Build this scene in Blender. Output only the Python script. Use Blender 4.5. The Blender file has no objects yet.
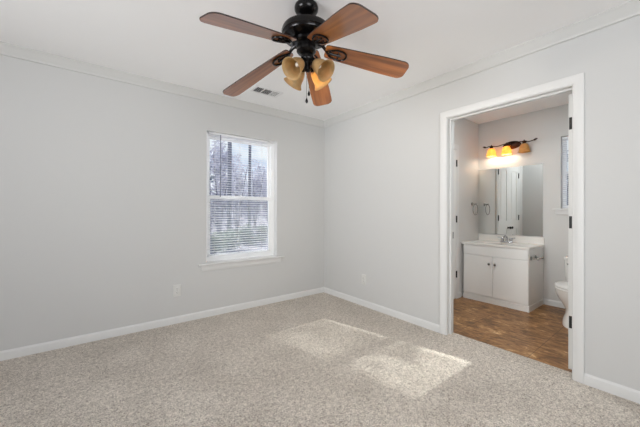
import bpy, math, random
from mathutils import Vector, Matrix

random.seed(7)
S = bpy.context.scene
COL = S.collection
R = math.radians
PI = math.pi

# ------------------------------------------------------------------ camera
def setup_camera():
    yaw, pitch, roll = 0.91221337, 0.00232269, 0.00280919
    v = Vector((math.cos(pitch)*math.cos(yaw), math.cos(pitch)*math.sin(yaw), math.sin(pitch)))
    r = Vector((math.sin(yaw), -math.cos(yaw), 0))
    u = r.cross(v)
    r2 = r*math.cos(roll) + u*math.sin(roll)
    u2 = -r*math.sin(roll) + u*math.cos(roll)
    cam = bpy.data.cameras.new('camera')
    cam.sensor_fit = 'HORIZONTAL'
    cam.sensor_width = 36.0
    cam.lens = 292.93/640*36
    cam.shift_y = -2.76/640
    cam.clip_start = 0.02
    cam.clip_end = 400
    o = bpy.data.objects.new('camera', cam)
    m = Matrix.Identity(4)
    for i in range(3):
        m[i][0], m[i][1], m[i][2] = r2[i], u2[i], -v[i]
    m[0][3], m[1][3], m[2][3] = -2.61185, -3.27519, 1.15005
    o.matrix_world = m
    COL.objects.link(o)
    S.camera = o
setup_camera()

# ------------------------------------------------------------------ exposure, world, sun, added fill lights
S.view_settings.view_transform = 'Standard'
S.view_settings.look = 'None'
S.view_settings.exposure = 0.12
S.view_settings.gamma = 1.0
S.view_settings.use_curve_mapping = False
S.cycles.max_bounces = 12
S.cycles.diffuse_bounces = 8
S.cycles.transparent_max_bounces = 24
S.cycles.sample_clamp_indirect = 4.0
S.cycles.caustics_reflective = False
S.cycles.caustics_refractive = False

SKY_STRENGTH = 1.0
SUN_STRENGTH = 6.5
WEST_FILL = 23.0
REAR_FILL = 39.0
BATH_FILL = 11.0
VANITY_BULB = 1.5
FAN_BULB = 15.0

def setup_world():
    w = bpy.data.worlds.new('sky')
    S.world = w
    w.use_nodes = True
    nt = w.node_tree
    nt.nodes.clear()
    N, L = nt.nodes.new, nt.links.new
    out = N('ShaderNodeOutputWorld')
    bg = N('ShaderNodeBackground')
    tc = N('ShaderNodeTexCoord')
    sep = N('ShaderNodeSeparateXYZ')
    L(tc.outputs['Generated'], sep.inputs[0])
    ramp = N('ShaderNodeValToRGB')
    e = ramp.color_ramp.elements
    e[0].position = 0.0
    e[0].color = (0.86, 0.90, 1.0, 1)
    e[1].position = 0.45
    e[1].color = (0.42, 0.56, 0.86, 1)
    L(sep.outputs['Z'], ramp.inputs[0])
    ns = N('ShaderNodeTexNoise')
    ns.inputs['Scale'].default_value = 4.5
    ns.inputs['Detail'].default_value = 5
    mp = N('ShaderNodeMapping')
    mp.inputs['Scale'].default_value = (1, 1, 2.6)
    L(tc.outputs['Generated'], mp.inputs[0])
    L(mp.outputs[0], ns.inputs['Vector'])
    cr = N('ShaderNodeValToRGB')
    cr.color_ramp.elements[0].position = 0.42
    cr.color_ramp.elements[1].position = 0.565
    L(ns.outputs[0], cr.inputs[0])
    mx = N('ShaderNodeMixRGB')
    mx.inputs[2].default_value = (1.02, 1.03, 1.08, 1)
    L(cr.outputs[0], mx.inputs[0])
    L(ramp.outputs[0], mx.inputs[1])
    L(mx.outputs[0], bg.inputs[0])
    bg.inputs[1].default_value = SKY_STRENGTH
    L(bg.outputs[0], out.inputs[0])
setup_world()

def setup_sun():
    l = bpy.data.lights.new('sun', 'SUN')
    l.energy = SUN_STRENGTH
    l.angle = R(0.55)
    l.color = (1.0, 0.96, 0.90)
    o = bpy.data.objects.new('sun', l)
    d = Vector((0.225, -1.0, -0.765))
    o.rotation_euler = d.to_track_quat('-Z', 'Y').to_euler()
    o.location = (-4, 12, 9)
    COL.objects.link(o)
setup_sun()

def area_light(name, loc, direction, sx, sy, energy, color, spread=180):
    l = bpy.data.lights.new(name, 'AREA')
    l.shape = 'RECTANGLE'
    l.size, l.size_y = sx, sy
    l.energy = energy
    l.color = color
    l.spread = R(spread)
    o = bpy.data.objects.new(name, l)
    o.location = loc
    o.rotation_euler = Vector(direction).to_track_quat('-Z', 'Z').to_euler()
    COL.objects.link(o)
    return o

# unseen fill lights, added outside two bedroom openings and under the bathroom ceiling
area_light('west_fill_light', (-5.32, -1.9, 1.45), (1, 0.12, .15), 1.7, 1.45, WEST_FILL, (0.94, 0.967, 0.98), 84)
area_light('rear_fill_light', (-2.2, -4.62, 1.45), (0, 1, 0), 1.7, 1.45, REAR_FILL, (0.94, 0.967, 0.98))
area_light('bathroom_fill_light', (.36, -1.95, 2.44), (0, 0, -1), .26, .26, BATH_FILL, (0.94, 0.98, 1.0))

# ------------------------------------------------------------------ materials
def new_mat(name):
    m = bpy.data.materials.new(name)
    m.use_nodes = True
    nt = m.node_tree
    b = nt.nodes['Principled BSDF']
    return m, nt, b

def rgb(r, g, b):
    """sRGB 0-255 -> linear"""
    def f(c):
        c /= 255.0
        return c/12.92 if c <= 0.04045 else ((c+0.055)/1.055)**2.4
    return (f(r), f(g), f(b), 1)

def plain(name, col, rough=0.5, metal=0.0, spec=0.5, bump=0.0, bscale=200.0, vary=0.0, vscale=3.0):
    m, nt, b = new_mat(name)
    N, L = nt.nodes.new, nt.links.new
    b.inputs['Base Color'].default_value = col
    b.inputs['Roughness'].default_value = rough
    b.inputs['Metallic'].default_value = metal
    b.inputs['Specular IOR Level'].default_value = spec
    tc = N('ShaderNodeTexCoord')
    if vary:
        n = N('ShaderNodeTexNoise')
        n.inputs['Scale'].default_value = vscale
        n.inputs['Detail'].default_value = 4
        L(tc.outputs['Object'], n.inputs['Vector'])
        mx = N('ShaderNodeMixRGB')
        mx.inputs[1].default_value = tuple(c*(1-vary) for c in col[:3])+(1,)
        mx.inputs[2].default_value = tuple(min(1, c*(1+vary)) for c in col[:3])+(1,)
        L(n.outputs[0], mx.inputs[0])
        L(mx.outputs[0], b.inputs['Base Color'])
    if bump:
        n2 = N('ShaderNodeTexNoise')
        n2.inputs['Scale'].default_value = bscale
        n2.inputs['Detail'].default_value = 3
        L(tc.outputs['Object'], n2.inputs['Vector'])
        bp = N('ShaderNodeBump')
        bp.inputs['Strength'].default_value = bump
        bp.inputs['Distance'].default_value = 0.002
        L(n2.outputs[0], bp.inputs['Height'])
        L(bp.outputs[0], b.inputs['Normal'])
    return m

MAT = {}
MAT['wall'] = plain('wall_paint', rgb(204, 204, 203), 0.75, spec=0.25, bump=0.10, bscale=160, vary=0.008, vscale=1.5)
MAT['bathwall'] = plain('bathroom_wall_paint', rgb(214, 213, 211), 0.7, spec=0.25, bump=0.10, bscale=160)
MAT['ceiling'] = plain('ceiling_paint', rgb(246, 246, 246), 0.85, spec=0.2, bump=0.12, bscale=120)
MAT['trim'] = plain('trim_paint', rgb(220, 220, 219), 0.38, spec=0.45)
MAT['crown'] = plain('crown_paint', rgb(208, 208, 206), 0.6, spec=0.3)
MAT['door'] = plain('door_paint', rgb(228, 228, 226), 0.40, spec=0.45)
MAT['vinyl'] = plain('white_vinyl', rgb(248, 249, 249), 0.35)
MAT['slat'] = plain('blind_slat_vinyl', rgb(238, 239, 242), 0.45)
MAT['cord'] = plain('blind_cord', rgb(225, 225, 225), 0.8)
MAT['wand'] = plain('clear_wand', rgb(118, 124, 136), 0.25)
MAT['cabinet'] = plain('cabinet_paint', rgb(242, 242, 240), 0.42, spec=0.4)
MAT['counter'] = plain('cultured_marble', rgb(238, 235, 230), 0.22, spec=0.5, vary=0.02, vscale=6)
MAT['porcelain'] = plain('porcelain', rgb(238, 237, 234), 0.10, spec=0.6)
MAT['black'] = plain('black_hardware', rgb(26, 25, 25), 0.45, metal=0.3)
MAT['fanblack'] = plain('fan_black_bronze', rgb(20, 18, 19), 0.22, metal=0.55, spec=0.6)
MAT['bronze'] = plain('rubbed_bronze', rgb(58, 34, 26), 0.38, metal=0.7, vary=0.25, vscale=30)
MAT['chrome'] = plain('chrome', rgb(205, 205, 208), 0.12, metal=1.0)
MAT['nickel'] = plain('dark_nickel', rgb(158, 156, 153), 0.25, metal=1.0)
MAT['plate'] = plain('outlet_plastic', rgb(218, 218, 215), 0.35)
MAT['slot'] = plain('outlet_slot', rgb(40, 38, 36), 0.6)
MAT['vent'] = plain('register_enamel', rgb(236, 236, 236), 0.45)
MAT['duct'] = plain('duct_shade', rgb(48, 48, 52), 0.8)
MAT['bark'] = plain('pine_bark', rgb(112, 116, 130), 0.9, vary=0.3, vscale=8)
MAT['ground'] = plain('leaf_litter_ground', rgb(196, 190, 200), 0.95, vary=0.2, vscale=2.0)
MAT['siding'] = plain('outside_siding', rgb(200, 196, 190), 0.7)

def mirror_mat():
    m, nt, b = new_mat('mirror_silver')
    b.inputs['Base Color'].default_value = (0.86, 0.88, 0.87, 1)
    b.inputs['Metallic'].default_value = 1
    b.inputs['Roughness'].default_value = 0.015
    return m
MAT['mirror'] = mirror_mat()

def glass_mat():
    m, nt, b = new_mat('window_glass')
    N, L = nt.nodes.new, nt.links.new
    out = nt.nodes['Material Output']
    t = N('ShaderNodeBsdfTransparent')
    t.inputs[0].default_value = (0.94, 0.97, 0.97, 1)
    g = N('ShaderNodeBsdfGlossy')
    g.inputs['Roughness'].default_value = 0.02
    mx = N('ShaderNodeMixShader')
    mx.inputs[0].default_value = 0.05
    L(t.outputs[0], mx.inputs[1])
    L(g.outputs[0], mx.inputs[2])
    L(mx.outputs[0], out.inputs[0])
    return m
MAT['glass'] = glass_mat()

def screen_mat():
    m, nt, b = new_mat('insect_screen')
    N, L = nt.nodes.new, nt.links.new
    out = nt.nodes['Material Output']
    t = N('ShaderNodeBsdfTransparent')
    d = N('ShaderNodeBsdfDiffuse')
    d.inputs[0].default_value = rgb(182, 182, 198)
    mx = N('ShaderNodeMixShader')
    mx.inputs[0].default_value = 0.52
    L(t.outputs[0], mx.inputs[1])
    L(d.outputs[0], mx.inputs[2])
    L(mx.outputs[0], out.inputs[0])
    return m
MAT['screen'] = screen_mat()

def amber_mat(name, col, trans):
    m, nt, b = new_mat(name)
    N, L = nt.nodes.new, nt.links.new
    out = nt.nodes['Material Output']
    tc = N('ShaderNodeTexCoord')
    n = N('ShaderNodeTexNoise')
    n.inputs['Scale'].default_value = 14
    n.inputs['Detail'].default_value = 5
    n.inputs['Distortion'].default_value = 1.2
    L(tc.outputs['Object'], n.inputs['Vector'])
    cr = N('ShaderNodeValToRGB')
    cr.color_ramp.elements[0].position = 0.3
    cr.color_ramp.elements[0].color = tuple(c*0.72 for c in col[:3])+(1,)
    cr.color_ramp.elements[1].position = 0.7
    cr.color_ramp.elements[1].color = col
    L(n.outputs[0], cr.inputs[0])
    L(cr.outputs[0], b.inputs['Base Color'])
    b.inputs['Roughness'].default_value = 0.3
    t = N('ShaderNodeBsdfTranslucent')
    L(cr.outputs[0], t.inputs[0])
    mx = N('ShaderNodeMixShader')
    mx.inputs[0].default_value = trans
    L(b.outputs[0], mx.inputs[1])
    L(t.outputs[0], mx.inputs[2])
    L(mx.outputs[0], out.inputs[0])
    return m
MAT['amber'] = amber_mat('amber_alabaster_glass', rgb(226, 194, 142), 0.52)
MAT['amber2'] = amber_mat('amber_vanity_glass', rgb(255, 214, 142), 0.62)

def bulb_mat(name, col, strength):
    m, nt, b = new_mat(name)
    b.inputs['Base Color'].default_value = rgb(240, 236, 225)
    b.inputs['Roughness'].default_value = 0.3
    b.inputs['Emission Color'].default_value = col
    b.inputs['Emission Strength'].default_value = strength
    return m
MAT['bulb_on'] = bulb_mat('lit_bulb', (1.0, 0.78, 0.48, 1), 12.0)
MAT['bulb_off'] = bulb_mat('unlit_bulb', (1, 1, 1, 1), 0.0)

def wood_mat():
    m, nt, b = new_mat('cherry_blade_wood')
    N, L = nt.nodes.new, nt.links.new
    tc = N('ShaderNodeTexCoord')
    mp = N('ShaderNodeMapping')
    mp.inputs['Scale'].default_value = (1.6, 26, 26)
    L(tc.outputs['UV'], mp.inputs[0])
    n = N('ShaderNodeTexNoise')
    n.inputs['Scale'].default_value = 1.0
    n.inputs['Detail'].default_value = 6
    n.inputs['Distortion'].default_value = 0.6
    L(mp.outputs[0], n.inputs['Vector'])
    cr = N('ShaderNodeValToRGB')
    cr.color_ramp.elements[0].position = 0.32
    cr.color_ramp.elements[0].color = rgb(122, 70, 35)
    cr.color_ramp.elements[1].position = 0.68
    cr.color_ramp.elements[1].color = rgb(178, 110, 58)
    L(n.outputs[0], cr.inputs[0])
    L(cr.outputs[0], b.inputs['Base Color'])
    b.inputs['Roughness'].default_value = 0.34
    b.inputs['Specular IOR Level'].default_value = 0.7
    b.inputs['Coat Weight'].default_value = 0.7
    b.inputs['Coat Roughness'].default_value = 0.22
    return m
MAT['wood'] = wood_mat()
MAT['woodedge'] = plain('blade_edge', rgb(48, 26, 18), 0.5)

def carpet_mat():
    m, nt, b = new_mat('beige_carpet')
    N, L = nt.nodes.new, nt.links.new
    tc = N('ShaderNodeTexCoord')
    fine = N('ShaderNodeTexNoise')
    fine.inputs['Scale'].default_value = 120
    fine.inputs['Detail'].default_value = 5
    fine.inputs['Roughness'].default_value = 0.78
    L(tc.outputs['Object'], fine.inputs['Vector'])
    mid = N('ShaderNodeTexNoise')
    mid.inputs['Scale'].default_value = 42
    mid.inputs['Detail'].default_value = 6
    mid.inputs['Roughness'].default_value = 0.75
    mid.inputs['Distortion'].default_value = 0.5
    L(tc.outputs['Object'], mid.inputs['Vector'])
    both = N('ShaderNodeMixRGB')
    both.inputs[0].default_value = 0.36
    L(fine.outputs[0], both.inputs[1])
    L(mid.outputs[0], both.inputs[2])
    tuft = N('ShaderNodeTexVoronoi')
    tuft.inputs['Scale'].default_value = 110
    L(tc.outputs['Object'], tuft.inputs['Vector'])
    big = N('ShaderNodeTexNoise')
    big.inputs['Scale'].default_value = 2.4
    big.inputs['Detail'].default_value = 5
    big.inputs['Roughness'].default_value = 0.62
    L(tc.outputs['Object'], big.inputs['Vector'])
    cr = N('ShaderNodeValToRGB')
    cr.color_ramp.elements[0].position = 0.395
    cr.color_ramp.elements[0].color = rgb(134, 121, 109)
    cr.color_ramp.elements[1].position = 0.565
    cr.color_ramp.elements[1].color = rgb(254, 245, 233)
    L(both.outputs[0], cr.inputs[0])
    c2 = N('ShaderNodeValToRGB')
    c2.color_ramp.elements[0].position = 0.32
    c2.color_ramp.elements[0].color = (0.80, 0.79, 0.78, 1)
    c2.color_ramp.elements[1].position = 0.68
    c2.color_ramp.elements[1].color = (1, 1, 1, 1)
    L(big.outputs[0], c2.inputs[0])
    mx = N('ShaderNodeMixRGB')
    mx.blend_type = 'MULTIPLY'
    mx.inputs[0].default_value = 1
    L(cr.outputs[0], mx.inputs[1])
    L(c2.outputs[0], mx.inputs[2])
    L(mx.outputs[0], b.inputs['Base Color'])
    b.inputs['Roughness'].default_value = 1.0
    b.inputs['Specular IOR Level'].default_value = 0.05
    b.inputs['Sheen Weight'].default_value = 0.15
    ad = N('ShaderNodeMath')
    ad.operation = 'ADD'
    L(both.outputs[0], ad.inputs[0])
    L(tuft.outputs['Distance'], ad.inputs[1])
    bp = N('ShaderNodeBump')
    bp.inputs['Strength'].default_value = 0.8
    bp.inputs['Distance'].default_value = 0.012
    L(ad.outputs[0], bp.inputs['Height'])
    L(bp.outputs[0], b.inputs['Normal'])
    return m
MAT['carpet'] = carpet_mat()

def vinyl_floor_mat():
    m, nt, b = new_mat('brown_sheet_vinyl')
    N, L = nt.nodes.new, nt.links.new
    tc = N('ShaderNodeTexCoord')
    mp = N('ShaderNodeMapping')
    mp.inputs['Rotation'].default_value = (0, 0, R(24))
    mp.inputs['Scale'].default_value = (11.0, 3.8, 1)
    L(tc.outputs['Object'], mp.inputs[0])
    n1 = N('ShaderNodeTexNoise')
    n1.inputs['Scale'].default_value = 1.7
    n1.inputs['Detail'].default_value = 8
    n1.inputs['Roughness'].default_value = 0.72
    n1.inputs['Distortion'].default_value = 1.5
    L(mp.outputs[0], n1.inputs['Vector'])
    n2 = N('ShaderNodeTexNoise')
    n2.inputs['Scale'].default_value = 5.0
    n2.inputs['Detail'].default_value = 6
    n2.inputs['Roughness'].default_value = 0.6
    n2.inputs['Distortion'].default_value = 0.8
    L(tc.outputs['Object'], n2.inputs['Vector'])
    n = N('ShaderNodeMixRGB')
    n.inputs[0].default_value = 0.35
    L(n1.outputs[0], n.inputs[1])
    L(n2.outputs[0], n.inputs[2])
    cr = N('ShaderNodeValToRGB')
    e = cr.color_ramp.elements
    e[0].position = 0.38
    e[0].color = rgb(74, 49, 25)
    e[1].position = 0.64
    e[1].color = rgb(226, 190, 140)
    x = e.new(0.47)
    x.color = rgb(128, 89, 50)
    x = e.new(0.56)
    x.color = rgb(162, 118, 71)
    L(n.outputs[0], cr.inputs[0])
    # seam lines of the large printed tiles
    sep = N('ShaderNodeSeparateXYZ')
    L(tc.outputs['Object'], sep.inputs[0])
    line = []
    for ax, off in (('X', 0.17), ('Y', 2.44)):
        a = N('ShaderNodeMath'); a.operation = 'ADD'; a.inputs[1].default_value = off + 20*0.6
        L(sep.outputs[ax], a.inputs[0])
        f = N('ShaderNodeMath'); f.operation = 'FLOORED_MODULO'; f.inputs[1].default_value = 0.6
        L(a.outputs[0], f.inputs[0])
        c = N('ShaderNodeMath'); c.operation = 'LESS_THAN'; c.inputs[1].default_value = 0.006
        L(f.outputs[0], c.inputs[0])
        line.append(c)
    mxm = N('ShaderNodeMath'); mxm.operation = 'MAXIMUM'
    L(line[0].outputs[0], mxm.inputs[0]); L(line[1].outputs[0], mxm.inputs[1])
    sc = N('ShaderNodeMath'); sc.operation = 'MULTIPLY'; sc.inputs[1].default_value = 0.6
    L(mxm.outputs[0], sc.inputs[0])
    mx = N('ShaderNodeMixRGB')
    L(sc.outputs[0], mx.inputs[0])
    L(cr.outputs[0], mx.inputs[1])
    mx.inputs[2].default_value = rgb(70, 46, 28)
    L(mx.outputs[0], b.inputs['Base Color'])
    b.inputs['Roughness'].default_value = 0.42
    return m
MAT['vinylfloor'] = vinyl_floor_mat()

def leaf_mat(name, c1, c2):
    m, nt, b = new_mat(name)
    N, L = nt.nodes.new, nt.links.new
    tc = N('ShaderNodeTexCoord')
    n = N('ShaderNodeTexNoise')
    n.inputs['Scale'].default_value = 1.7
    n.inputs['Detail'].default_value = 6
    L(tc.outputs['Object'], n.inputs['Vector'])
    cr = N('ShaderNodeValToRGB')
    cr.color_ramp.elements[0].position = 0.35
    cr.color_ramp.elements[0].color = c1
    cr.color_ramp.elements[1].position = 0.65
    cr.color_ramp.elements[1].color = c2
    L(n.outputs[0], cr.inputs[0])
    L(cr.outputs[0], b.inputs['Base Color'])
    b.inputs['Roughness'].default_value = 0.7
    return m
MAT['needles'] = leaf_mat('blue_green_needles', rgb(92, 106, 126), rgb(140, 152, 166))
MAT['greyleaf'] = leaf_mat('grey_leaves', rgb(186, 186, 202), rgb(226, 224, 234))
MAT['greenleaf'] = leaf_mat('green_leaves', rgb(150, 172, 140), rgb(202, 214, 190))

# ------------------------------------------------------------------ mesh builder
class MB:
    def __init__(self):
        self.v, self.f, self.uv, self.fm = [], [], {}, []

    def add(self, verts, faces, M=None, mi=0):
        o = len(self.v)
        for p in verts:
            p = Vector(p)
            self.v.append(M @ p if M is not None else p)
        for f in faces:
            self.f.append([i+o for i in f])
            self.fm.append(mi)
        return self

    def box(self, lo, hi, M=None, mi=0):
        (a, b, c), (d, e, f) = lo, hi
        v = [(a, b, c), (d, b, c), (d, e, c), (a, e, c), (a, b, f), (d, b, f), (d, e, f), (a, e, f)]
        q = [(0, 3, 2, 1), (4, 5, 6, 7), (0, 1, 5, 4), (1, 2, 6, 5), (2, 3, 7, 6), (3, 0, 4, 7)]
        return self.add(v, q, M, mi)

    def loft(self, rings, cap=True, closed=True, M=None, mi=0):
        n = len(rings[0])
        v = [p for r in rings for p in r]
        q = []
        for k in range(len(rings)-1):
            for i in range(n if closed else n-1):
                j = (i+1) % n
                q.append((k*n+i, k*n+j, (k+1)*n+j, (k+1)*n+i))
        if cap:
            q.append(tuple(reversed(range(n))))
            q.append(tuple((len(rings)-1)*n+i for i in range(n)))
        return self.add(v, q, M, mi)

    def lathe(self, prof, seg=32, M=None, cap=True, mi=0):
        rings = []
        for r, z in prof:
            rings.append([(r*math.cos(2*PI*i/seg), r*math.sin(2*PI*i/seg), z) for i in range(seg)])
        return self.loft(rings, cap, True, M, mi)

    def tube(self, pts, rad, seg=10, closed=False, M=None, mi=0, flat=1.0):
        pts = [Vector(p) for p in pts]
        n = len(pts)
        rings = []
        prev = None
        for i, p in enumerate(pts):
            if closed:
                t = (pts[(i+1) % n]-pts[i-1]).normalized()
            else:
                t = (pts[min(i+1, n-1)]-pts[max(i-1, 0)]).normalized()
            if prev is None:
                a = Vector((0, 0, 1)) if abs(t.z) < 0.9 else Vector((1, 0, 0))
                nn = t.cross(a).normalized()
            else:
                nn = (prev - t*prev.dot(t)).normalized()
            prev = nn
            bb = t.cross(nn)
            r = rad[i] if isinstance(rad, (list, tuple)) else rad
            rings.append([p+nn*(r*math.cos(2*PI*k/seg))+bb*(r*flat*math.sin(2*PI*k/seg)) for k in range(seg)])
        if closed:
            m = seg
            v = [q for r in rings for q in r]
            f = []
            for k in range(n):
                k2 = (k+1) % n
                for i in range(m):
                    j = (i+1) % m
                    f.append((k*m+i, k*m+j, k2*m+j, k2*m+i))
            return self.add(v, f, M, mi)
        return self.loft(rings, True, True, M, mi)

    def sphere(self, c, r, seg=16, rings=10, M=None, sz=1.0, mi=0):
        prof = [(max(1e-4, r*math.sin(PI*i/rings)), -r*sz*math.cos(PI*i/rings)) for i in range(rings+1)]
        T = Matrix.Translation(c)
        return self.lathe(prof, seg, T if M is None else M @ T, mi=mi)

    def prism(self, poly, z0, z1, M=None, mi=0):
        return self.loft([[(x, y, z0) for x, y in poly], [(x, y, z1) for x, y in poly]], True, True, M, mi)

    def build(self, name, mat, parent=None, smooth=35, bevel=0.0, loc=None):
        me = bpy.data.meshes.new(name)
        org = Vector(loc) if loc is not None else Vector((0, 0, 0))
        me.from_pydata([tuple(p-org) for p in self.v], [], self.f)
        mats = mat if isinstance(mat, (list, tuple)) else [mat]
        for m in mats:
            me.materials.append(MAT[m] if isinstance(m, str) else m)
        for p, mi in zip(me.polygons, self.fm):
            p.material_index = mi
        me.update()
        import bmesh
        bm = bmesh.new()
        bm.from_mesh(me)
        bmesh.ops.recalc_face_normals(bm, faces=bm.faces)
        bm.to_mesh(me)
        bm.free()
        if smooth:
            me.shade_smooth()
            me.set_sharp_from_angle(angle=R(smooth))
        o = bpy.data.objects.new(name, me)
        COL.objects.link(o)
        if parent is not None:
            o.parent = parent
            o.location = org - world_loc(parent)
        else:
            o.location = org
        if bevel:
            b = o.modifiers.new('bevel', 'BEVEL')
            b.width = bevel
            b.segments = 2
            b.limit_method = 'ANGLE'
            b.angle_limit = R(40)
        return o

def world_loc(o):
    p = Vector((0, 0, 0))
    while o is not None:
        p += o.location
        o = o.parent
    return p

def tag(o, label, cat, group=None):
    o['label'] = label
    o['category'] = cat
    if group:
        o['group'] = group
    return o

def thing(name, loc, label, cat, group=None):
    o = bpy.data.objects.new(name, None)
    o.empty_display_size = 0.1
    o.location = loc
    COL.objects.link(o)
    return tag(o, label, cat, group)

def struct(o):
    o['kind'] = 'structure'
    return o

def slab_with_holes(us, ws, holes, t0, t1, axis):
    """solid sheet over the grid us x ws with grid cells cut out; axis = thickness direction"""
    def P(u, w, t):
        return {'x': (t, u, w), 'y': (u, t, w), 'z': (u, w, t)}[axis]
    nu, nw = len(us), len(ws)
    v = [P(u, w, t) for t in (t0, t1) for u in us for w in ws]
    idx = lambda s, i, j: s*nu*nw + i*nw + j
    solid = lambda i, j: 0 <= i < nu-1 and 0 <= j < nw-1 and (i, j) not in holes
    f = []
    for i in range(nu-1):
        for j in range(nw-1):
            if not solid(i, j):
                continue
            for s in (0, 1):
                f.append((idx(s, i, j), idx(s, i+1, j), idx(s, i+1, j+1), idx(s, i, j+1)))
            for (di, dj, a, b) in ((-1, 0, (i, j), (i, j+1)), (1, 0, (i+1, j), (i+1, j+1)),
                                   (0, -1, (i, j), (i+1, j)), (0, 1, (i, j+1), (i+1, j+1))):
                if not solid(i+di, j+dj):
                    f.append((idx(0, *a), idx(0, *b), idx(1, *b), idx(1, *a)))
    mb = MB()
    used = sorted({i for q in f for i in q})
    mp = {k: n for n, k in enumerate(used)}
    mb.add([v[k] for k in used], [[mp[i] for i in q] for q in f])
    return mb

# ------------------------------------------------------------------ room dimensions
H = 2.425                      # bedroom ceiling
HB = 2.455                     # bathroom ceiling
XW, YR = -5.2, -4.5            # hidden west and rear walls
WX0, WX1, WZ0, WZ1 = -1.643, -0.764, 0.585, 2.036       # bedroom window opening in wall y=0
DY0, DY1, DZ = -2.742, -1.838, 2.024                      # clear door opening in wall x=0
YL, D, YB = -1.275, 1.91, -2.92                         # bathroom left wall, far wall, right wall
ZB = -0.015                                             # bathroom floor
BW0, BW1, BZ0, BZ1 = -2.845, -2.243, 1.195, 2.075       # bathroom window opening in wall x=D

# ------------------------------------------------------------------ structure
struct(slab_with_holes([XW-.15, WX0, WX1, 0.12], [-.12, WZ0-.012, WZ1, 2.6], {(1, 1)}, 0.0, 0.16, 'y').build('wall_left', 'wall', smooth=0))
struct(slab_with_holes([YR-.15, DY0-.02, DY1+.02, -.0005], [-.12, DZ+.02, 2.6], {(1, 0)}, 0.0, 0.12, 'x').build('wall_right', ['wall'], smooth=0))
struct(slab_with_holes([YR-.15, -2.75, -1.05, -.0005], [-.12, .7, 2.2, 2.6], {(1, 1)}, XW-.12, XW, 'x').build('wall_front', 'wall', smooth=0))
struct(slab_with_holes([XW+.0005, -3.05, -1.35, -.0005], [-.12, .7, 2.2, 2.6], {(1, 1)}, YR-.12, YR, 'y').build('wall_back', 'wall', smooth=0))
struct(slab_with_holes([XW, -.0005], [YR, -.0005], set(), H, H+.1, 'z').build('ceiling', 'ceiling', smooth=0))
# bedroom carpet runs into the doorway
struct(slab_with_holes([XW, 0.0, 0.105], [YR, DY0-.02, DY1+.02, -.0005], {(1, 0), (1, 2)}, -.05, 0.0, 'z').build('floor', 'carpet', smooth=0))
struct(slab_with_holes([.105, .1205, D], [YB, DY0-.02, DY1+.02, YL], {(0, 0), (0, 2)}, -.06, ZB, 'z').build('floor.001', 'vinylfloor', smooth=0))
struct(slab_with_holes([.1205, D], [YB, YL], set(), HB, HB+.1, 'z').build('ceiling.001', 'ceiling', smooth=0))
struct(slab_with_holes([.1205, D+.12], [-.12, 2.6], set(), YL, YL+.1, 'y').build('wall_bathroom_left', 'bathwall', smooth=0))
struct(slab_with_holes([YB-.1, BW0, BW1, YL], [-.12, BZ0-.01, BZ1, 2.6], {(1, 1)}, D, D+.12, 'x').build('wall_bathroom_far', 'bathwall', smooth=0))
struct(slab_with_holes([.1205, D], [-.12, 2.6], set(), YB-.1, YB, 'y').build('wall_bathroom_right', 'bathwall', smooth=0))

def trim_run(pts, prof, name, mat='trim'):
    """profile (out, up) swept along horizontal polyline; out direction = left of travel"""
    rings = []
    n = len(pts)
    for i, p in enumerate(pts):
        p = Vector((p[0], p[1], 0))
        if i == 0:
            d = (Vector((*pts[1], 0))-p).normalized(); nrm = Vector((-d.y, d.x, 0)); k = 1
        elif i == n-1:
            d = (p-Vector((*pts[i-1], 0))).normalized(); nrm = Vector((-d.y, d.x, 0)); k = 1
        else:
            d1 = (p-Vector((*pts[i-1], 0))).normalized()
            d2 = (Vector((*pts[i+1], 0))-p).normalized()
            n1, n2 = Vector((-d1.y, d1.x, 0)), Vector((-d2.y, d2.x, 0))
            nrm = (n1+n2).normalized(); k = 1/max(.2, nrm.dot(n1))
        rings.append([p+nrm*(o*k)+Vector((0, 0, z)) for o, z in prof])
    return struct(MB().loft(rings).build(name, mat, smooth=30))

BASE = [(0, 0), (.014, 0), (.014, .050), (.012, .060), (.006, .066), (.004, .072), (0, .072)]
BASEB = [(o, z+ZB) for o, z in BASE]
e = .0004
# travel so that the room is on the left
trim_run([(-e, -1.7738), (-e, -e), (XW+e, -e)], BASE, 'baseboard_left')
trim_run([(-e, YR+e), (-e, -2.8065)], BASE, 'baseboard_right')
CROWN = [(0, H-e), (.056, H-e), (.056, H-.008), (.048, H-.014), (.040, H-.024), (.028, H-.042), (.018, H-.056),
         (.012, H-.064), (.010, H-.070), (.010, H-.078), (0, H-.080)]
trim_run([(-e, YR+e), (-e, -e), (XW+e, -e)], CROWN, 'trim_1', 'crown')
BB = trim_run([(D-e, -2.068), (D-e, YB+e)][::-1], BASEB, 'baseboard_bathroom_far')
trim_run([(1.375, YL-e), (1.306, YL-e)], BASEB, 'baseboard_bathroom_left')

# ------------------------------------------------------------------ doorway: jamb and casings
def casing(name, side, x0, sgn, y0, y1, ztop, zbot):
    """mitred casing round a doorway; profile (w from inner edge, thickness)"""
    prof = [(0, 0), (0, .007), (.004, .009), (.012, .009), (.016, .011), (.028, .0135), (.046, .015), (.054, .015), (.058, .013), (.058, 0)]
    path = [((y1, zbot), (1, 0)), ((y1, ztop), (1, 1)), ((y0, ztop), (-1, 1)), ((y0, zbot), (-1, 0))]
    rings = []
    for (y, z), (ay, az) in path:
        rings.append([(x0+sgn*t, y+ay*w, z+az*w) for w, t in prof])
    return struct(MB().loft(rings).build(name, 'trim', smooth=30))
casing('trim_2', 'bedroom', -e, -1, DY0-.006, DY1+.006, DZ+.006, 0.0)
casing('trim_3', 'bathroom', .1209, 1, DY0-.006, DY1+.006, DZ+.006, ZB)

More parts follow.
